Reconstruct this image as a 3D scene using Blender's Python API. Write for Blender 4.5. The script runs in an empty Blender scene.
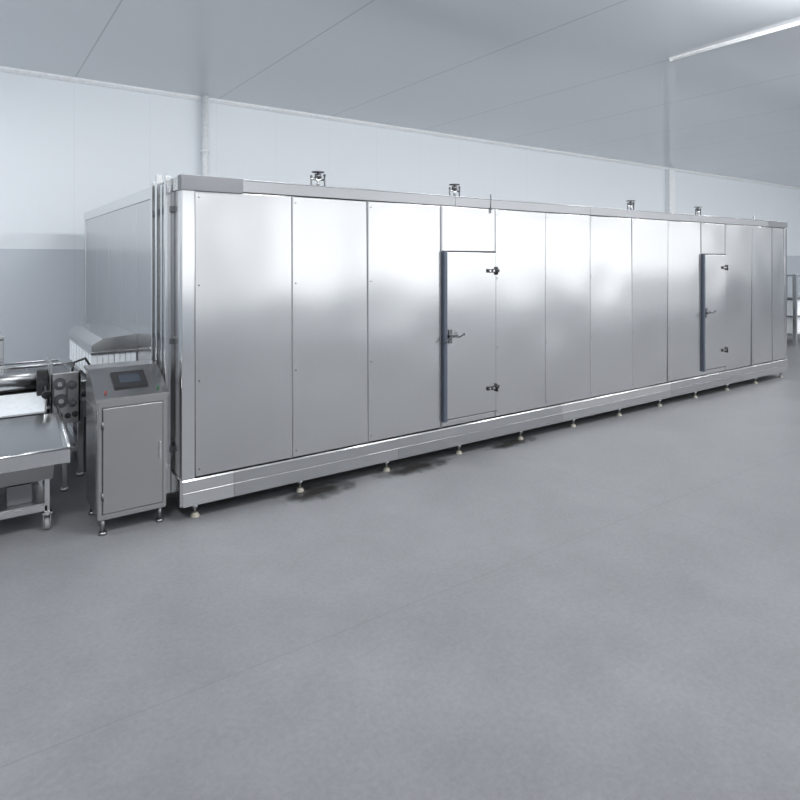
import bpy, bmesh, math, random
from mathutils import Vector, Matrix
random.seed(7)
S = bpy.context.scene
C = S.collection
PI = math.pi
S.view_settings.view_transform = 'Standard'

# ------------------------------------------------------------ materials
def new_mat(name):
    m = bpy.data.materials.new(name); m.use_nodes = True
    nt = m.node_tree
    return m, nt, nt.nodes['Principled BSDF']

def plain(name, col, rough=.5, metal=0.0, emit=None, es=0, nscale=20, vary=.06):
    m, nt, b = new_mat(name)
    b.inputs['Roughness'].default_value = rough
    b.inputs['Metallic'].default_value = metal
    tc = nt.nodes.new('ShaderNodeTexCoord')
    n = nt.nodes.new('ShaderNodeTexNoise'); n.inputs['Scale'].default_value = nscale
    nt.links.new(tc.outputs['Object'], n.inputs['Vector'])
    r = nt.nodes.new('ShaderNodeValToRGB')
    r.color_ramp.elements[0].position = .3; r.color_ramp.elements[1].position = .7
    r.color_ramp.elements[0].color = tuple(c*(1-vary) for c in col)+(1,)
    r.color_ramp.elements[1].color = tuple(min(1, c*(1+vary)) for c in col)+(1,)
    nt.links.new(n.outputs['Fac'], r.inputs[0]); nt.links.new(r.outputs[0], b.inputs['Base Color'])
    if emit:
        b.inputs['Emission Color'].default_value = emit+(1,)
        b.inputs['Emission Strength'].default_value = es
    return m

def steel(name, col=(.62,.63,.65), rough=.3, brush=(90,90,2), wav=.0, wscale=(1.2,1.2,.7), wdist=.02, br=.01, cv=.02):
    m, nt, b = new_mat(name)
    b.inputs['Metallic'].default_value = 1
    tc = nt.nodes.new('ShaderNodeTexCoord')
    mp = nt.nodes.new('ShaderNodeMapping'); mp.inputs['Scale'].default_value = brush
    nt.links.new(tc.outputs['Object'], mp.inputs[0])
    n = nt.nodes.new('ShaderNodeTexNoise'); n.inputs['Scale'].default_value = 1; n.inputs['Detail'].default_value = 1
    nt.links.new(mp.outputs[0], n.inputs['Vector'])
    r = nt.nodes.new('ShaderNodeValToRGB')
    r.color_ramp.elements[0].position = .25; r.color_ramp.elements[1].position = .75
    r.color_ramp.elements[0].color = tuple(c*(1-cv) for c in col)+(1,)
    r.color_ramp.elements[1].color = tuple(min(1, c*(1+cv)) for c in col)+(1,)
    nt.links.new(n.outputs['Fac'], r.inputs[0]); nt.links.new(r.outputs[0], b.inputs['Base Color'])
    mr = nt.nodes.new('ShaderNodeMapRange')
    mr.inputs['To Min'].default_value = rough-br; mr.inputs['To Max'].default_value = rough+br
    nt.links.new(n.outputs['Fac'], mr.inputs[0]); nt.links.new(mr.outputs[0], b.inputs['Roughness'])
    if wav:
        mp2 = nt.nodes.new('ShaderNodeMapping'); mp2.inputs['Scale'].default_value = wscale
        nt.links.new(tc.outputs['Object'], mp2.inputs[0])
        n2 = nt.nodes.new('ShaderNodeTexNoise'); n2.inputs['Scale'].default_value = 1; n2.inputs['Detail'].default_value = 0
        nt.links.new(mp2.outputs[0], n2.inputs['Vector'])
        bp = nt.nodes.new('ShaderNodeBump'); bp.inputs['Strength'].default_value = wav; bp.inputs['Distance'].default_value = wdist
        nt.links.new(n2.outputs['Fac'], bp.inputs['Height']); nt.links.new(bp.outputs[0], b.inputs['Normal'])
    return m

M = {}
M['panel'] = steel('brushed_panel_steel', (.57,.573,.58), .25, (220,220,.5), .65, (1.5,1.5,1.4), .028, .02, .02)
M['door'] = steel('door_steel', (.575,.578,.585), .245, (220,220,.5), .6, (1.5,1.5,1.4), .025, .02, .02)
M['rail'] = steel('rail_steel', (.30,.305,.315), .34, (2,2,160))
M['rail_bright'] = steel('bright_rail_steel', (.70,.705,.71), .16, (2,2,160), .5, (2.2,1,1))
M['plate'] = steel('plate_steel', (.17,.175,.185), .42, (2,2,60))
M['tube'] = steel('tube_steel', (.64,.645,.65), .22, (60,60,2))
M['kick'] = steel('kick_steel', (.54,.545,.555), .17, (2,2,160), .8, (2.0,1,1.5), .02)
M['kick_dull'] = steel('dull_kick_steel', (.46,.465,.475), .24, (2,2,160), .6, (2.0,1,1.5), .02)
M['machine'] = steel('machine_steel', (.50,.505,.51), .30, (120,120,2))
M['cabinet'] = steel('cabinet_steel', (.49,.487,.483), .25, (1,1,250), .5, (2,2,2), .02, .02, .03)
M['dark'] = plain('dark_gasket', (.05,.053,.06), .5)
M['film'] = plain('grey_edge_seal', (.06,.072,.10), .4)
M['black'] = plain('black_plastic', (.02,.02,.022), .4)
M['foot'] = plain('foot_grey_beige', (.42,.40,.34), .5)
M['curtain'] = plain('white_strip_plastic', (.82,.86,.89), .3)
M['motor'] = plain('motor_grey', (.08,.085,.095), .45, .3)
M['screen'] = plain('screen_glass', (.035,.042,.055), .15, 0, (.3,.38,.5), .03)
M['rubber'] = plain('caster_rubber', (.25,.25,.26), .6)
M['pvc'] = plain('white_pvc', (.84,.86,.88), .45)
M['lamp'] = plain('lamp_diffuser', (.85,.87,.9), .4, 0, (.95,.98,1), .2)
M['lampbody'] = plain('lamp_body', (.9,.9,.9), .4)
M['frame'] = plain('window_frame_white', (.75,.76,.77), .4)
M['inner'] = plain('tunnel_interior', (.07,.072,.075), .5, .5)
M['sheet'] = plain('white_sheet', (.62,.65,.68), .3)
M['red'] = plain('red_button', (.22,.04,.04), .4)
M['green'] = plain('green_button', (.03,.12,.06), .4)

m, nt, b = new_mat('wet_patch')
b.inputs['Base Color'].default_value = (.035,.033,.031,1); b.inputs['Roughness'].default_value = .3
tc = nt.nodes.new('ShaderNodeTexCoord'); vl = nt.nodes.new('ShaderNodeVectorMath'); vl.operation = 'LENGTH'
mpw = nt.nodes.new('ShaderNodeMapping'); mpw.inputs['Location'].default_value = (-1,-1,0); mpw.inputs['Scale'].default_value = (2,2,0)
nt.links.new(tc.outputs['Generated'], mpw.inputs[0]); nt.links.new(mpw.outputs[0], vl.inputs[0])
nn = nt.nodes.new('ShaderNodeTexNoise'); nn.inputs['Scale'].default_value = 7; nn.inputs['Detail'].default_value = 6
nt.links.new(tc.outputs['Object'], nn.inputs['Vector'])
ad = nt.nodes.new('ShaderNodeMath'); ad.operation = 'MULTIPLY_ADD'; ad.inputs[1].default_value = 1.1
nt.links.new(nn.outputs['Fac'], ad.inputs[0]); nt.links.new(vl.outputs['Value'], ad.inputs[2])
mr = nt.nodes.new('ShaderNodeMapRange'); mr.inputs['From Min'].default_value = .75; mr.inputs['From Max'].default_value = 1.35
mr.inputs['To Min'].default_value = .8; mr.inputs['To Max'].default_value = 0
nt.links.new(ad.outputs[0], mr.inputs[0]); nt.links.new(mr.outputs[0], b.inputs['Alpha'])
M['water'] = m

# concrete floor
m, nt, b = new_mat('concrete_floor')
tc = nt.nodes.new('ShaderNodeTexCoord')
n1 = nt.nodes.new('ShaderNodeTexNoise'); n1.inputs['Scale'].default_value = .8; n1.inputs['Detail'].default_value = 10; n1.inputs['Roughness'].default_value = .68
n2 = nt.nodes.new('ShaderNodeTexNoise'); n2.inputs['Scale'].default_value = 34; n2.inputs['Detail'].default_value = 8; n2.inputs['Roughness'].default_value = .8
nt.links.new(tc.outputs['Object'], n1.inputs['Vector']); nt.links.new(tc.outputs['Object'], n2.inputs['Vector'])
mx = nt.nodes.new('ShaderNodeMix'); mx.data_type = 'FLOAT'; mx.inputs[0].default_value = .45
nt.links.new(n1.outputs['Fac'], mx.inputs[2]); nt.links.new(n2.outputs['Fac'], mx.inputs[3])
r = nt.nodes.new('ShaderNodeValToRGB')
r.color_ramp.elements[0].position = .38; r.color_ramp.elements[0].color = (.150,.154,.164,1)
r.color_ramp.elements[1].position = .62; r.color_ramp.elements[1].color = (.218,.223,.235,1)
nt.links.new(mx.outputs[0], r.inputs[0])
bk = nt.nodes.new('ShaderNodeTexBrick'); bk.offset = 0; bk.inputs['Scale'].default_value = 1
bk.inputs['Brick Width'].default_value = 6; bk.inputs['Row Height'].default_value = 4.2
bk.inputs['Mortar Size'].default_value = .005; bk.inputs['Mortar Smooth'].default_value = .5
mpf = nt.nodes.new('ShaderNodeMapping'); mpf.inputs['Location'].default_value = (2.6, 6.2, 0)
nt.links.new(tc.outputs['Object'], mpf.inputs[0]); nt.links.new(mpf.outputs[0], bk.inputs['Vector'])
mfa = nt.nodes.new('ShaderNodeMath'); mfa.operation = 'MULTIPLY'; mfa.inputs[1].default_value = .3
nt.links.new(bk.outputs['Fac'], mfa.inputs[0])
mm = nt.nodes.new('ShaderNodeMix'); mm.data_type = 'RGBA'
nt.links.new(mfa.outputs[0], mm.inputs[0]); nt.links.new(r.outputs[0], mm.inputs[6]); mm.inputs[7].default_value = (.09,.092,.096,1)
nt.links.new(mm.outputs[2], b.inputs['Base Color'])
mr = nt.nodes.new('ShaderNodeMapRange'); mr.inputs['From Min'].default_value = .3; mr.inputs['From Max'].default_value = .7
mr.inputs['To Min'].default_value = .46; mr.inputs['To Max'].default_value = .58
nt.links.new(n1.outputs['Fac'], mr.inputs[0]); nt.links.new(mr.outputs[0], b.inputs['Roughness'])
b.inputs['Specular IOR Level'].default_value = .42
M['floor'] = m

def panelled(name, upper, lower, zsplit, axis, pitch, rough, seam=.9, sw=.012):
    m, nt, b = new_mat(name)
    tc = nt.nodes.new('ShaderNodeTexCoord'); sp = nt.nodes.new('ShaderNodeSeparateXYZ')
    nt.links.new(tc.outputs['Object'], sp.inputs[0])
    lt = nt.nodes.new('ShaderNodeMath'); lt.operation = 'LESS_THAN'; lt.inputs[1].default_value = zsplit
    nt.links.new(sp.outputs['Z'], lt.inputs[0])
    mx = nt.nodes.new('ShaderNodeMix'); mx.data_type = 'RGBA'
    mx.inputs[6].default_value = upper+(1,); mx.inputs[7].default_value = lower+(1,)
    nt.links.new(lt.outputs[0], mx.inputs[0])
    dv = nt.nodes.new('ShaderNodeMath'); dv.operation = 'DIVIDE'; dv.inputs[1].default_value = pitch
    nt.links.new(sp.outputs[axis], dv.inputs[0])
    fr = nt.nodes.new('ShaderNodeMath'); fr.operation = 'FRACT'; nt.links.new(dv.outputs[0], fr.inputs[0])
    l2 = nt.nodes.new('ShaderNodeMath'); l2.operation = 'LESS_THAN'; l2.inputs[1].default_value = sw/pitch
    nt.links.new(fr.outputs[0], l2.inputs[0])
    m2 = nt.nodes.new('ShaderNodeMix'); m2.data_type = 'RGBA'; m2.blend_type = 'MULTIPLY'
    m2.inputs[7].default_value = (seam,seam,seam,1)
    nt.links.new(l2.outputs[0], m2.inputs[0]); nt.links.new(mx.outputs[2], m2.inputs[6])
    nt.links.new(m2.outputs[2], b.inputs['Base Color'])
    b.inputs['Roughness'].default_value = rough
    return m
M['wall'] = panelled('wall_panel_paint', (.77,.81,.85), (.54,.58,.63), 2.27, 'X', 1.15, .5, .95)
M['wally'] = panelled('wall_panel_paint_side', (.77,.81,.85), (.54,.58,.63), 2.27, 'Y', 1.15, .5, .95)
M['ceil'] = panelled('ceiling_panel_paint', (.70,.73,.765), (.5,.5,.5), -9, 'X', 2.3, .13, .74, .022)

# ------------------------------------------------------------ mesh builder
class MB:
    def __init__(s, base=(0,0,0)):
        s.bm = bmesh.new(); s.base = Vector(base)
    def _set(s, vs, mi):
        for f in {f for v in vs for f in v.link_faces}: f.material_index = mi
    def box(s, x0, x1, y0, y1, z0, z1, bev=0, mi=0, rot=None):
        r = bmesh.ops.create_cube(s.bm, size=1)
        vs = r['verts']
        bmesh.ops.scale(s.bm, vec=(x1-x0, y1-y0, z1-z0), verts=vs)
        if rot: bmesh.ops.rotate(s.bm, cent=(0,0,0), matrix=rot, verts=vs)
        bmesh.ops.translate(s.bm, vec=((x0+x1)/2, (y0+y1)/2, (z0+z1)/2), verts=vs)
        s._set(vs, mi)
        if bev:
            es = list({e for v in vs for e in v.link_edges})
            rb = bmesh.ops.bevel(s.bm, geom=es, offset=bev, segments=2, affect='EDGES', profile=.6)
            for f in rb['faces']: f.material_index = mi
        return s
    def cyl(s, p0, p1, r, r2=None, seg=20, mi=0):
        p0 = Vector(p0); p1 = Vector(p1); d = p1-p0
        res = bmesh.ops.create_cone(s.bm, cap_ends=True, segments=seg, radius1=r, radius2=r if r2 is None else r2, depth=d.length)
        q = Vector((0,0,1)).rotation_difference(d.normalized()).to_matrix().to_4x4()
        bmesh.ops.transform(s.bm, matrix=Matrix.Translation((p0+p1)/2) @ q, verts=res['verts'])
        s._set(res['verts'], mi)
        for f in {f for v in res['verts'] for f in v.link_faces}:
            if len(f.verts) == 4: f.smooth = True
        return s
    def path(s, pts, r, seg=12, mi=0):
        for a, c in zip(pts[:-1], pts[1:]): s.cyl(a, c, r, seg=seg, mi=mi)
        for p in pts[1:-1]: s.ball(p, r*1.0, mi)
        return s
    def ball(s, p, r, mi=0, sc=(1,1,1)):
        res = bmesh.ops.create_uvsphere(s.bm, u_segments=16, v_segments=10, radius=r)
        bmesh.ops.scale(s.bm, vec=sc, verts=res['verts'])
        bmesh.ops.translate(s.bm, vec=p, verts=res['verts'])
        s._set(res['verts'], mi)
        for f in {f for v in res['verts'] for f in v.link_faces}: f.smooth = True
        return s
    def prism(s, prof, x0, x1, bev=0, mi=0):
        a = [s.bm.verts.new((x0, y, z)) for y, z in prof]
        c = [s.bm.verts.new((x1, y, z)) for y, z in prof]
        fs = [s.bm.faces.new(a), s.bm.faces.new(c[::-1])]
        n = len(prof)
        for i in range(n): fs.append(s.bm.faces.new((a[i], c[i], c[(i+1)%n], a[(i+1)%n])))
        for f in fs: f.material_index = mi
        if bev:
            es = list({e for v in a+c for e in v.link_edges})
            rb = bmesh.ops.bevel(s.bm, geom=es, offset=bev, segments=2, affect='EDGES')
            for f in rb['faces']: f.material_index = mi
        return s
    def prismy(s, prof, y0, y1):
        a = [s.bm.verts.new((x, y0, z)) for x, z in prof]
        c = [s.bm.verts.new((x, y1, z)) for x, z in prof]
        s.bm.faces.new(a); s.bm.faces.new(c[::-1])
        n = len(prof)
        for i in range(n): s.bm.faces.new((a[i], c[i], c[(i+1)%n], a[(i+1)%n]))
        return s
    def build(s, name, mats, parent=None):
        bmesh.ops.recalc_face_normals(s.bm, faces=s.bm.faces)
        bmesh.ops.translate(s.bm, vec=-s.base, verts=s.bm.verts)
        me = bpy.data.meshes.new(name); s.bm.to_mesh(me); s.bm.free()
        o = bpy.data.objects.new(name, me); C.objects.link(o)
        if not isinstance(mats, (list, tuple)): mats = [mats]
        for mt in mats: me.materials.append(M[mt])
        if parent: o.parent = parent
        else: o.location = s.base
        return o

def tag(o, label=None, cat=None, group=None, kind=None):
    if label: o['label'] = label
    if cat: o['category'] = cat
    if group: o['group'] = group
    if kind: o['kind'] = kind
    return o
def thing(name, label, cat, loc, group=None):
    o = bpy.data.objects.new(name, None); C.objects.link(o); o.location = loc; o.empty_display_size = .2
    return tag(o, label, cat, group)
def copy_tree(o, parent=None):
    c = o.copy(); C.objects.link(c)
    if parent: c.parent = parent
    for ch in list(o.children): copy_tree(ch, c)
    return c

# ------------------------------------------------------------ room
X0, X1, Y0, Y1, H = -5.5, 33, -11, 6, 5.0
tag(MB().box(X0-.2, X1+.2, Y0-.2, Y1+.2, -.2, 0).build('floor', 'floor'), kind='structure')
tag(MB().box(X0-.2, X1+.2, Y0-.2, Y1+.2, H, H+.2).build('ceiling', 'ceil'), kind='structure')
tag(MB().box(X0, X1, Y1, Y1+.2, 0, H).build('wall_back', 'wall'), kind='structure')
tag(MB().box(X0-.2, X0, Y0-.2, Y1+.2, 0, H).build('wall_left', 'wally'), kind='structure')
tag(MB().box(X1, X1+.2, Y0-.2, Y1+.2, 0, H).build('wall_right', 'wally'), kind='structure')
wins = [(-3.5+4.2*i, -3.5+4.2*i+3.0) for i in range(8)]
WZ0, WZ1 = 1.0, 4.0
wf = MB()
wf.box(X0, X1, Y0-.2, Y0, 0, WZ0); wf.box(X0, X1, Y0-.2, Y0, WZ1, H)
xs = [X0] + [v for w in wins for v in w] + [X1]
for i in range(0, len(xs), 2): wf.box(xs[i], xs[i+1], Y0-.2, Y0, WZ0, WZ1)
tag(wf.build('wall_front', 'wall'), kind='structure')
for i, (a, c) in enumerate(wins):
    w = MB()
    for x in (a, (a+c)/2-.03, c-.06): w.box(x, x+.06, Y0-.14, Y0-.06, WZ0, WZ1)
    for z in (WZ0, WZ0+1.9, WZ1-.06): w.box(a, c, Y0-.14, Y0-.06, z, z+.06)
    tag(w.build('window_%d' % (i+1), 'frame'), kind='structure')
tag(MB().prism([(Y1, H), (Y1, H-.07), (Y1-.03, H-.07), (Y1-.07, H-.03), (Y1-.07, H)], X0, X1).build('trim_1', 'pvc'), kind='structure')
tag(MB().box(X0, X1, Y1-.03, Y1, 0, .12, .008).build('baseboard_back', 'rail'), kind='structure')
tag(MB().box(16.55, 16.85, Y1-.16, Y1, .0, H-.07, .01).build('trim_2', 'pvc'), kind='structure')
PY = 5.86
p = thing('drain_pipe', 'pale vertical pipe on the back wall rising above the left end of the steel tunnel', 'pipe', (2.05, PY, 0))
MB((2.05,PY,0)).cyl((2.05,PY,0), (2.05,PY,H-.002), .055, seg=24).build('pipe', 'pvc', p)
for z in (1.0, 2.6, 4.0):
    MB((2.05,PY,0)).cyl((2.05,PY,z), (2.05,PY,z+.05), .066).box(2.0,2.10,PY+.01,5.998,z,z+.05).build('pipe_clamp', 'pvc', p)

def lamp(x, y0, y1, label, grp=None):
    b = (x, (y0+y1)/2, H-.05)
    t = thing('ceiling_light', label, 'light', b, grp)
    MB(b).box(x-.026, x+.026, y0, y1, H-.025, H, .003).build('housing', 'lampbody', t)
    MB(b).cyl((x, y0+.03, H-.035), (x, y1-.03, H-.035), .011, seg=16).build('tube', 'lamp', t)
    for y in (y0, y1-.03): MB(b).box(x-.016, x+.016, y, y+.03, H-.048, H-.02, .003).build('end_cap', 'lampbody', t)
lamp(6.86, -2.3, -.03, 'slim white ceiling tube light above the right half of the steel tunnel')

# ------------------------------------------------------------ the freezer tunnel
L, W, ZB, ZT = 10.6, 4.9, .12, 2.78
T = thing('freezer_tunnel', 'huge stainless steel tunnel freezer with two doors filling the hall', 'industrial freezer', (0,0,0))
ZP0, ZP1 = .34, 2.67
TH = .08
def panel(x0, x1, z0=ZP0, z1=ZP1, screws=True, name='wall_panel'):
    g = .005
    m = MB().box(x0+g, x1-g, 0, TH, z0+g, z1-g, .003)
    if screws:
        for z in (z0+.06, (z0*2+z1)/3, (z0+z1*2)/3, z1-.06):
            m.cyl((x0+.035, -.003, z), (x0+.035, .002, z), .006, seg=10, mi=1)
    return m.build(name, ['panel', 'dark'], T)
def jitter(o, c):
    rz = random.uniform(-.012, .012); rx = random.uniform(-.007, .007)
    mt = Matrix.Translation(c) @ Matrix.Rotation(rz, 4, 'Z') @ Matrix.Rotation(rx, 4, 'X') @ Matrix.Translation(-Vector(c))
    o.data.transform(mt)
seams = [.10, .96, 1.755, 2.67, 3.44, 4.26, 5.10, 5.99, 6.85, 7.75, 8.46, 9.33, 10.05, 10.52]
DOORS = [(2.70, 3.44, .42, 2.18), (7.78, 8.46, .42, 2.18)]
for a, c in zip(seams[:-1], seams[1:]):
    d = None
    for q in DOORS:
        if abs(q[1]-c) < .01: d = q
    if d is None:
        o = panel(a, c); jitter(o, ((a+c)/2, 0, 1.5))
    else:
        panel(a, c, d[3]+.012, ZP1, False)
        panel(a, c, ZP0, d[2]-.012, False)
MB().box(.06, L-.06, .078, .10, ZB+.05, ZT-.05).build('frame_backing', 'dark', T)
for x in seams[1:-1]:
    MB().box(x-.0055, x+.0055, -.004, .05, ZP0, ZP1).build('seam_gasket', 'rail', T)
MB().box(-.005, .10, -.006, .10, ZB, ZT-.11, .008).build('corner_post', 'rail_bright', T)
MB().box(L-.08, L+.005, -.006, .10, ZB, ZT-.11, .006).build('corner_post', 'kick', T)
for (dx0, dx1, dz0, dz1) in DOORS:
    d = MB().box(dx0+.012, dx1-.014, -.026, .03, dz0, dz1, .005).build('door', 'door', T)
    MB().box(dx0-.012, dx1+.006, -.007, .02, dz0-.016, dz1+.016).build('door_gasket', 'dark', d)
    MB().box(dx0-.030, dx0+.012, -.044, -.004, dz0-.02, dz1+.01, .005).build('edge_strip', 'film', d)
    zc = dz0+(dz1-dz0)*.5
    MB().box(dx0+.035, dx0+.085, -.036, -.026, zc-.08, zc+.07, .004).box(dx0+.03, dx0+.15, -.054, -.034, zc-.016, zc+.016, .005)\
        .cyl((dx0+.06,-.026,zc), (dx0+.06,-.079,zc), .016).build('latch_plate', 'plate', d)
    MB().path([(dx0+.06,-.079,zc), (dx0+.13,-.094,zc-.01), (dx0+.19,-.094,zc+.015)], .009).ball((dx0+.195,-.094,zc+.015), .015)\
        .path([(dx0+.06,-.074,zc), (dx0-.01,-.079,zc-.03), (dx0-.045,-.064,zc-.07)], .008).build('latch_handle', 'motor', d)
    for hz in (dz0+.26, dz1-.20):
        MB().box(dx1-.15, dx1-.02, -.042, -.026, hz-.021, hz+.021, .004).cyl((dx1-.012,-.040,hz-.044), (dx1-.012,-.040,hz+.044), .014)\
            .box(dx1-.008, dx1+.045, -.024, 0, hz-.019, hz+.019, .003).build('hinge', 'black', d)
        for hx in (dx1-.12, dx1-.065):
            MB().cyl((hx,-.050,hz), (hx,-.041,hz), .011).build('hinge_bolt', 'tube', d)
    MB().box(dx0-.05, dx0-.035, -.006, .02, ZP0, ZP1, .003).build('door_stile', 'rail', T)
MB().path([(3.36,-.012,2.62), (3.36,-.012,2.83)], .006).build('conduit', 'plate', T)
tr = [0, .50, 2.85, 5.1, 7.45, 9.9, L]
for i, (a, c) in enumerate(zip(tr[:-1], tr[1:])):
    if i == 0:
        MB().box(-.014, c, -.024, .08, ZP1-.01, ZT+.005, .003).build('corner_plate', 'plate', T)
    elif i == 5:
        MB().box(a, c+.01, -.012, .06, ZP1, ZT, .003).build('top_rail', 'plate', T)
    else:
        MB().box(a+.002, c-.002, -.010, .06, ZP1+.004, ZT-.004, .002).build('top_rail', 'rail', T)
MB().box(.5, L, -.016, -.008, ZT-.010, ZT, .002).build('top_lip', 'kick', T)
br_ = [0, .42, 2.1, 4.55, 6.9, 9.0, L]
for i, (a, c) in enumerate(zip(br_[:-1], br_[1:])):
    MB().prism([(-.010,.332), (-.016,.32), (-.016,.232), (.05,.232), (.05,.332)], a+.001, c-.001).build('bottom_rail', 'rail_bright' if i in (0,3) else 'kick', T)
    MB().box(a+.001, c-.001, -.021, .05, ZB, .230, .002).build('kick_rail', 'rail_bright' if i in (0,) else ('kick_dull','kick')[i%2], T)
MB().box(0, L, .0, W, ZB, ZB+.04).build('base_plate', 'inner', T)
YO0, YO1, ZO0, ZO1 = 1.6, 3.1, .62, 1.15
sy = [.10, .95, 1.6, 2.35, 3.1, 3.95, 4.82]
for a, c in zip(sy[:-1], sy[1:]):
    if c <= YO0+.01 or a >= YO1-.01:
        MB().box(0, TH, a+.003, c-.003, ZP0, ZP1, .004).build('wall_panel', 'panel', T)
    else:
        MB().box(0, TH, a+.003, c-.003, ZO1, ZP1, .004).build('wall_panel', 'panel', T)
        MB().box(0, TH, a+.003, c-.003, ZP0, ZO0, .004).build('wall_panel', 'panel', T)
MB().box(-.012, .06, .08, W, ZP1, ZT, .004).build('top_rail', 'rail_bright', T)
MB().box(-.018, .06, .0, W, ZB, .335, .004).build('bottom_rail', 'tube', T)
MB().box(-.005, .10, W-.08, W, ZB, ZP1, .006).build('corner_post', 'tube', T)
MB().box(L-TH, L, .10, W, ZP0, ZP1, .004).build('wall_panel', 'panel', T)
MB().box(L-.06, L+.012, .06, W, ZP1, ZT, .004).build('top_rail', 'rail', T)
MB().box(L-.06, L+.012, .05, W, ZB, .335, .004).build('bottom_rail', 'tube', T)
MB().box(.1, L-TH, W-TH, W, ZB, ZT, .004).build('back_panel', 'panel', T)
MB().box(.05, L-.06, .06, W, ZT-.05, ZT-.006).build('roof_panel', 'panel', T)
for y, r, zt in ((.28,.024,2.80), (.42,.018,2.74), (.56,.027,2.84), (.74,.022,2.80)):
    MB().box(-.042-r, -.042+r, y-r, y+r, .16, zt, .006).build('side_post', 'rail_bright', T)
for z in (.5, 1.4, 2.5):
    MB().box(-.03, .0, .24, .78, z, z+.05, .004).build('post_bracket', 'plate', T)
HX = -.42
hood = MB().prismy([(HX,1.19), (HX,1.27), (HX+.10,1.33), (-.002,1.36), (-.002,1.19)], 1.56, 3.12).build('infeed_hood', 'tube', T)
MB().box(HX-.006, -.002, 1.553, 1.562, 1.18, 1.205, .002).box(HX-.006, HX+.0, 1.553, 3.12, 1.18, 1.205, .002).build('hood_hem', 'rail_bright', hood)
for y in (1.575, 3.10):
    for k in range(8):
        x = HX+.0515*k
        MB().box(x+.002, x+.049, y-.006+(k%2)*.005, y-.003+(k%2)*.005, .94, 1.195).build('curtain_strip', 'curtain', hood)
for k in range(15):
    y = 1.58+k*.1015
    MB().box(HX+.003+(k%2)*.005, HX+.006+(k%2)*.005, y+.002, y+.100, .94, 1.195).build('curtain_strip', 'curtain', hood)
def foot_at(x, y):
    f = MB((x,y,0)).cyl((x,y,.03), (x,y,ZB+.01), .012, seg=14).cyl((x,y,.075), (x,y,.105), .03, seg=6).build('levelling_foot', 'kick', T)
    f.location = (x,y,0)
    MB((x,y,0)).cyl((x,y,0), (x,y,.014), .036, seg=24).cyl((x,y,.014), (x,y,.036), .036, .018, seg=24).build('foot_pad', 'foot', f)
    return f
f0 = foot_at(.12, .06)
for k in range(12):
    for y in (.06, W-.15):
        if k == 0 and y < 1: continue
        c = copy_tree(f0, T); c.location = (.12+.945*k, y, 0)
for y in (1.3, 2.5, 3.7):
    c = copy_tree(f0, T); c.location = (.12, y, 0)
def fitting(x, y):
    z = ZT-.006
    v = MB((x,y,z)).cyl((x,y,z), (x,y,z+.015), .045).cyl((x,y,z+.015), (x,y,z+.12), .014)\
        .cyl((x-.075,y,z+.085), (x+.075,y,z+.085), .010).build('roof_valve', 'kick', T)
    v.location = (x,y,z)
    MB((x,y,z)).cyl((x,y,z+.10), (x,y,z+.135), .034, .030).cyl((x,y,z+.15), (x,y,z+.158), .060).cyl((x,y,z+.13), (x,y,z+.155), .010).build('valve_cap', 'plate', v)
    for sx, hh in ((.07,.13), (-.07,.11)):
        MB((x,y,z)).cyl((x+sx,y,z), (x+sx,y,z+hh), .008).ball((x+sx,y,z+hh), .013).build('valve_stem', 'plate', v)
    return v
v0 = fitting(1.30, .16)
for x in (2.98, 6.20, 7.95):
    c = copy_tree(v0, T); c.location = (x, .16, ZT-.006)
MB().cyl((9.82,.2,ZT-.01), (9.82,.2,ZT+.07), .012).ball((9.82,.2,ZT+.07),.018).build('roof_sensor', 'machine', T)

# ------------------------------------------------------------ control cabinet
cx0, cx1 = -.60, -.10
kb = (-.35,.28,0)
K = thing('control_cabinet', 'stainless control cabinet with sloping touchscreen top beside the tunnel corner', 'control cabinet', kb)
MB(kb).prism([(0,.12),(0,1.03),(.34,1.20),(.55,1.20),(.55,.12)], cx0, cx1, .006).build('body', 'cabinet', K)
MB(kb).prism([(-.03,1.02),(-.03,1.045),(.335,1.225),(.575,1.225),(.575,1.203),(.34,1.203)], cx0-.015, cx1+.015, .003).build('console_top', 'cabinet', K)
sl = math.atan2(.18,.365)
def onslope(u, d=0):
    return (-.03+math.cos(sl)*u - math.sin(sl)*d, 1.045+math.sin(sl)*u + math.cos(sl)*d)
def slab(xa, xb, ua, ub, d0, d1, name, mat, par, bev=.002):
    pr = [onslope(ua,d0), onslope(ub,d0), onslope(ub,d1), onslope(ua,d1)]
    return MB(kb).prism(pr, xa, xb, bev).build(name, mat, par)
bez = slab(-.47, -.22, .11, .32, .0, .014, 'touchscreen', 'black', K)
slab(-.42, -.27, .165, .27, .013, .016, 'screen_glass', 'screen', bez, 0)
for x, mt, nm in ((-.54,'red','emergency_button'), (-.155,'green','start_button')):
    y, z = onslope(.07, 0); y2, z2 = onslope(.07, .016)
    MB(kb).cyl((x,y,z), (x,y2,z2), .010).build(nm, mt, K)
kd = MB(kb).box(cx0+.035, cx1-.03, -.014, .002, .17, .97, .005).build('door', 'cabinet', K)
MB(kb).box(cx0+.028, cx1-.023, -.003, .001, .163, .977).build('door_seal', 'dark', kd)
MB(kb).box(cx1-.060, cx1-.046, -.034, -.012, .52, .66, .004).cyl((cx1-.053,-.012,.59),(cx1-.053,-.042,.59),.010).build('door_handle', 'rail_bright', kd)
for z in (.30, .84): MB(kb).cyl((cx0+.032,-.014,z-.03), (cx0+.032,-.014,z+.03), .008).build('hinge', 'plate', kd)
MB(kb).box(cx0-.004, cx0+.0, .06, .49, .20, .95, .001).build('side_plate', 'cabinet', K)
for x in (cx0+.04, cx1-.04):
    for y in (.04, .51):
        MB(kb).cyl((x,y,.02),(x,y,.125),.016,seg=16).cyl((x,y,0),(x,y,.022),.03,seg=20).build('leg', 'rail', K)
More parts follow.
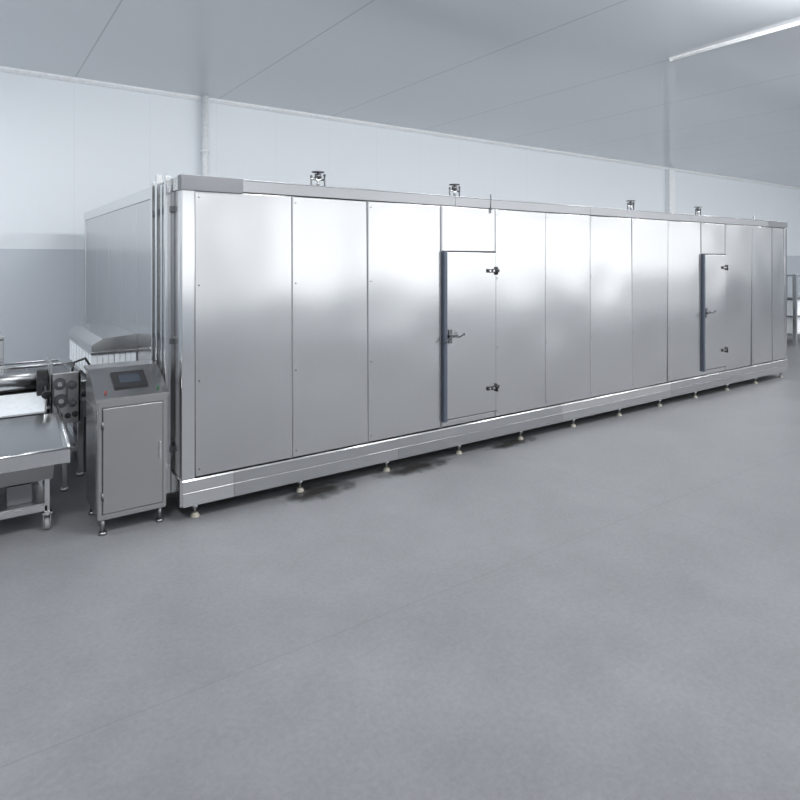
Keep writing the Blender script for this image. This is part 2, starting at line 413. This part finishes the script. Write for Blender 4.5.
K.location.y += .09

# ------------------------------------------------------------ infeed conveyor
V = thing('infeed_conveyor', 'stainless infeed conveyor with mesh belt running into the hooded tunnel opening', 'conveyor', (-1.3,2.4,0))
vb = (-1.3,2.4,0)
YV = 3.06
for y in (1.66, YV-.04):
    MB(vb).box(-2.7, -.04, y, y+.04, .76, .92, .004).build('side_rail', 'tube', V)
m, nt, b = new_mat('mesh_belt'); b.inputs['Metallic'].default_value = .8; b.inputs['Roughness'].default_value = .45
tc = nt.nodes.new('ShaderNodeTexCoord'); w1 = nt.nodes.new('ShaderNodeTexBrick'); w1.inputs['Scale'].default_value = 22
w1.inputs['Color1'].default_value = (.45,.46,.48,1); w1.inputs['Color2'].default_value = (.38,.39,.41,1); w1.inputs['Mortar'].default_value = (.06,.06,.07,1)
w1.inputs['Mortar Size'].default_value = .06
nt.links.new(tc.outputs['Object'], w1.inputs['Vector']); nt.links.new(w1.outputs['Color'], b.inputs['Base Color'])
M['belt'] = m
MB(vb).box(-2.6, .6, 1.71, YV-.05, .87, .895, .005).build('belt', 'belt', V)
MB(vb).cyl((-2.6,1.70,.83), (-2.6,YV-.04,.83), .06, seg=28).build('end_roller', 'tube', V)
for k in range(12):
    x = -2.4+.19*k
    MB(vb).box(x, x+.012, 1.72, YV-.06, .894, .912, .002).build('belt_bar', 'kick', V)
for x in (-2.4, -.5):
    for y in (1.68, YV-.02):
        MB(vb).box(x-.025, x+.025, y-.025, y+.025, .03, .77, .004).cyl((x,y,0),(x,y,.03),.035).build('leg', 'tube', V)
for x in (-2.4, -.5): MB(vb).box(x-.02, x+.02, 1.70, YV-.04, .25, .29).build('cross_bar', 'tube', V)
for y in (1.68, YV-.02): MB(vb).box(-2.38, -.52, y-.02, y+.02, .25, .29).build('stretcher', 'tube', V)
dr = MB(vb).cyl((-2.2,1.44,1.0), (-.81,1.44,1.0), .095, seg=36).build('spreader_roller', 'tube', V)
for x in (-1.9,-1.5,-1.20,-.86): MB(vb).cyl((x,1.44,1.0),(x+.022,1.44,1.0),.103,seg=36).build('roller_band', 'black', dr)
MB(vb).cyl((-2.2,1.61,1.0), (-.80,1.61,1.0), .045, seg=24).build('pinch_roller', 'kick', V)
MB(vb).cyl((-2.2,1.40,1.145), (-.70,1.40,1.145), .014, seg=14).build('guide_rod', 'rail_bright', V)
MB(vb).cyl((-2.2,1.56,1.16), (-.70,1.56,1.16), .011, seg=14).build('guide_rod', 'rail_bright', V)
MB(vb).cyl((-2.2,1.38,.70), (-.80,1.38,.70), .05, seg=28).build('return_roller', 'rail', V)
MB(vb).cyl((-2.2,1.32,.58), (-.70,1.32,.58), .018, seg=14).build('tie_bar', 'tube', V)
dp = MB(vb).box(-.80, -.55, 1.27, 1.295, .62, 1.08, .006).box(-.80,-.775,1.27,1.66,.62,1.18,.004).box(-.575,-.55,1.27,1.66,.62,1.10,.004).build('drive_plate', 'machine', V)
def gear(x, y, z, r, n, th, par, mat='motor'):
    g = MB(vb); g.cyl((x,y,z),(x,y-th,z), r, seg=28)
    for k in range(n):
        a = 2*PI*k/n
        g.box(x+math.cos(a)*r-.005, x+math.cos(a)*r+.005, y-th, y, z+math.sin(a)*r-.005, z+math.sin(a)*r+.005)
    g.build('gear', mat, par)
    MB(vb).cyl((x,y-th-.001,z),(x,y-th-.014,z), r*.4, seg=14).build('gear_hub', 'tube', par)
gear(-.725,1.268,.985,.05,18,.018,dp); gear(-.625,1.268,.965,.038,14,.018,dp)
gear(-.715,1.268,.83,.058,20,.018,dp); gear(-.62,1.268,.80,.032,12,.018,dp)
ch = MB(vb)
for k in range(12):
    z = .84+k*.012
    for x in (-.776,-.667): ch.box(x-.007,x+.007,1.245,1.262,z-.001,z+.013)
ch.build('chain', 'plate', dp)
for x, z, r in ((-.73,.70,.030), (-.66,.69,.024), (-.60,.70,.028)):
    MB(vb).cyl((x,1.27,z),(x,1.25,z),r,seg=20).cyl((x,1.25,z),(x,1.235,z),r*.45,seg=12).build('bearing', 'black', dp)
MB(vb).cyl((-.84,1.30,1.02),(-.84,1.12,.93),.008).cyl((-.84,1.125,.935),(-.84,1.11,.925),.04,seg=24).build('tension_knob', 'black', dp)
MB(vb).box(-.90,-.81,1.28,1.34,.88,1.12,.01).cyl((-.855,1.28,1.0),(-.855,1.25,1.0),.036).build('bearing_block', 'black', V)
MB(vb).path([(-.62,1.30,1.08),(-.60,1.32,1.16),(-.50,1.38,1.18),(-.44,1.44,1.08),(-.44,1.45,.80)], .010).build('cable', 'black', V)
mo = MB(vb).cyl((-.50,1.42,.72), (-.22,1.42,.72), .075, seg=24).box(-.56,-.49,1.34,1.50,.64,.80,.01).build('drive_motor', 'motor', V)
for k in range(8): MB(vb).cyl((-.47+k*.03,1.42,.72), (-.46+k*.03,1.42,.72), .084, seg=24).build('cooling_fin', 'motor', mo)
# pale sloping belt running down from the roller to the tray
MB(vb).prism([(1.34,.92),(1.06,.80),(1.065,.785),(1.345,.905)], -2.2, -.86).build('slide_belt', 'sheet', V)
MB(vb).box(-.86,-.845,1.06,1.34,.78,.90,.003).build('slide_side', 'tube', V)
MB(vb).box(-2.2, -.80, 1.43, 1.66, .76, .88, .004).build('apron', 'plate', V)
MB(vb).box(-1.17,-1.13,1.66,1.70,.80,1.38,.004).box(-1.17,-1.13,1.66,2.2,1.36,1.40,.004).build('guard_post', 'tube', V)
for x in (-2.1,-.68): MB(vb).box(x-.02,x+.02,1.29,1.33,.03,.66 if x>-1 else .80,.003).cyl((x,1.31,0),(x,1.31,.03),.03).build('leg', 'tube', V)
MB(vb).box(-2.1,-.68,1.295,1.325,.30,.34).build('stretcher', 'tube', V)

Q = MB((-.35,2.0,0)).box(-.46,-.14,1.75,2.5,.0,.52,.01).box(-.44,-.16,1.735,1.75,.05,.48,.004).build('pump_housing', 'motor')
tag(Q, 'low dark metal housing on the floor under the conveyor behind the control cabinet', 'machine housing')

# ------------------------------------------------------------ trolley
tx0, tx1, ty0, ty1 = -1.95, -.76, .30, 1.02
rb = ((tx0+tx1)/2,(ty0+ty1)/2,0)
R = thing('trolley', 'stainless sloping tray trolley on casters at the left in front of the conveyor', 'trolley', rb)
def zf(y, o=0): return .60 + (y-ty0)/(ty1-ty0)*.17 + o
t = MB(rb)
t.prism([(ty0,zf(ty0)),(ty1,zf(ty1)),(ty1,zf(ty1,.012)),(ty0,zf(ty0,.012))], tx0, tx1)
t.prism([(ty0-.012,zf(ty0,-.05)),(ty0,zf(ty0,-.05)),(ty0,zf(ty0,.055)),(ty0-.012,zf(ty0,.055))], tx0, tx1)
for x in (tx0, tx1-.012):
    t.prism([(ty0,zf(ty0,-.06)),(ty1,zf(ty1,-.06)),(ty1,zf(ty1,.055)),(ty0,zf(ty0,.055))], x, x+.012)
t.build('tray', 'tube', R)
MB(rb).cyl((tx0,ty0-.006,zf(ty0,.06)),(tx1,ty0-.006,zf(ty0,.06)),.011).cyl((tx1-.006,ty0,zf(ty0,.06)),(tx1-.006,ty1,zf(ty1,.06)),.011)\
   .cyl((tx0+.006,ty0,zf(ty0,.06)),(tx0+.006,ty1,zf(ty1,.06)),.011).build('rim', 'rail_bright', R)
MB(rb).prism([(ty0+.04,.56),(ty1-.04,.60),(ty1-.12,.40),(ty0+.14,.40)], tx0+.05, tx1-.10, .004).build('hopper', 'machine', R)
lx = (tx0+.08, tx1-.14); ly = (ty0+.16, ty1-.06)
for x in lx:
    for y in ly:
        MB(rb).box(x-.018,x+.018,y-.018,y+.018,.15,.62,.003).build('leg','tube',R)
        ca = MB(rb).box(x-.035,x+.035,y-.035,y+.035,.138,.15).cyl((x,y,.12),(x,y,.14),.028).box(x-.028,x-.020,y-.012,y+.05,.035,.13,.002)\
            .box(x+.020,x+.028,y-.012,y+.05,.035,.13,.002).build('caster','tube',R)
        MB(rb).cyl((x-.017,y+.02,.05),(x+.017,y+.02,.05),.05,seg=24).build('wheel','rubber',ca)
for y in ly: MB(rb).box(lx[0],lx[1],y-.018,y+.018,.16,.20).build('side_bar','tube',R)
for x in lx+(-1.1,): MB(rb).box(x-.018,x+.018,ly[0],ly[1],.162,.202).build('end_bar','tube',R)
MB(rb).box(lx[0],lx[1],ly[0],ly[1],.202,.214).build('lower_shelf','machine',R)
MB(rb).box(-1.16,-.99,ly[0]+.08,ly[1]-.1,.214,.36,.008).build('gear_box','plate',R)

G = thing('steel_rack', 'pale steel equipment rack in the distance beyond the far end of the tunnel', 'rack', (15.8,2.1,0))
gb = (15.8,2.1,0)
for x in (15.1,16.5):
    for y in (1.7,2.5): MB(gb).box(x-.04,x+.04,y-.04,y+.04,0,1.75,.003).build('upright','rail_bright',G)
for z in (.25,.7,1.15,1.7): MB(gb).box(15.1,16.5,1.7,2.5,z,z+.04,.003).build('shelf','rail_bright',G)
MB(gb).box(15.2,16.4,1.8,2.4,.29,1.12,.02).build('equipment_box','pvc',G)

def puddle(x, y, rx, ry, label):
    bm = bmesh.new(); vs = []
    for k in range(48):
        a = 2*PI*k/48
        vs.append(bm.verts.new((rx*math.cos(a), ry*math.sin(a), .0015)))
    bm.faces.new(vs)
    bmesh.ops.recalc_face_normals(bm, faces=bm.faces)
    me = bpy.data.meshes.new('puddle'); bm.to_mesh(me); bm.free(); me.materials.append(M['water'])
    o = bpy.data.objects.new('puddle', me); C.objects.link(o); o.location = (x,y,0)
    tag(o, label, 'puddle')
puddle(1.20, -.04, .55, .24, 'dark wet patch on the floor by the second foot from the near corner')
puddle(2.3, -.03, .65, .20, 'long thin wet patch along the tunnel edge left of the nearer door')
puddle(3.7, .0, .55, .16, 'faint wet patch under the tunnel edge just right of the nearer door')

# ------------------------------------------------------------ light
wd = bpy.data.worlds.new('World'); S.world = wd; wd.use_nodes = True
wd.node_tree.nodes['Background'].inputs[0].default_value = (.90,.95,1,1)
wd.node_tree.nodes['Background'].inputs[1].default_value = .5
def area(x, y, z, sx, sy, e, rot, col=(1,1,1)):
    l = bpy.data.lights.new('area', 'AREA'); l.shape = 'RECTANGLE'; l.size = sx; l.size_y = sy; l.energy = e; l.color = col
    o = bpy.data.objects.new('area_light', l); C.objects.link(o); o.location = (x,y,z); o.rotation_euler = rot  # shared by window daylight, the tube light and the added fill lamps
    return o
for i, (a, c) in enumerate(wins):
    area((a+c)/2, Y0-.16, (WZ0+WZ1)/2, c-a-.05, WZ1-WZ0-.05, [30,36,62,82,82,82,76,76][i], (PI/2,0,0), (.975,.988,1))
for x in (-2.5, 2.2, 6.86, 11.6, 16.4, 22, 28):  # added fill rows under the ceiling, out of view and without fixtures
    for y in (-8.2, -4.6):
        area(x, y, H-.09, .5, 2.4, 92, (0,0,0), (.99,.995,1))
for x in (-2.5, 1.5, 5.5, 9.5, 13.5, 18, 23, 28):  # added unseen washers, tilted to brighten the back wall
    area(x, -2.9, H-.3, 1.6, .3, 88, (math.radians(62),0,0), (.99,.995,1))
for y in (1.0, 3.8):  # added unseen lamps to brighten the left wall and tunnel side
    area(-4.0, y, H-.09, .5, 1.6, 85, (0,0,0), (.99,.995,1))
area(6.86, -1.2, H-.06, .05, 2.2, 6, (0,0,0), (1,1,1))

# ------------------------------------------------------------ camera
cd = bpy.data.cameras.new('cam'); cam = bpy.data.objects.new('camera', cd); C.objects.link(cam)
cam.location = (-1.42, -5.04, 2.1)
cam.rotation_euler = (PI/2, 0, -math.atan2(.576,.817))
cd.sensor_width = 36; cd.lens = 617/800*36; cd.shift_y = -.175; cd.clip_end = 200
S.camera = cam
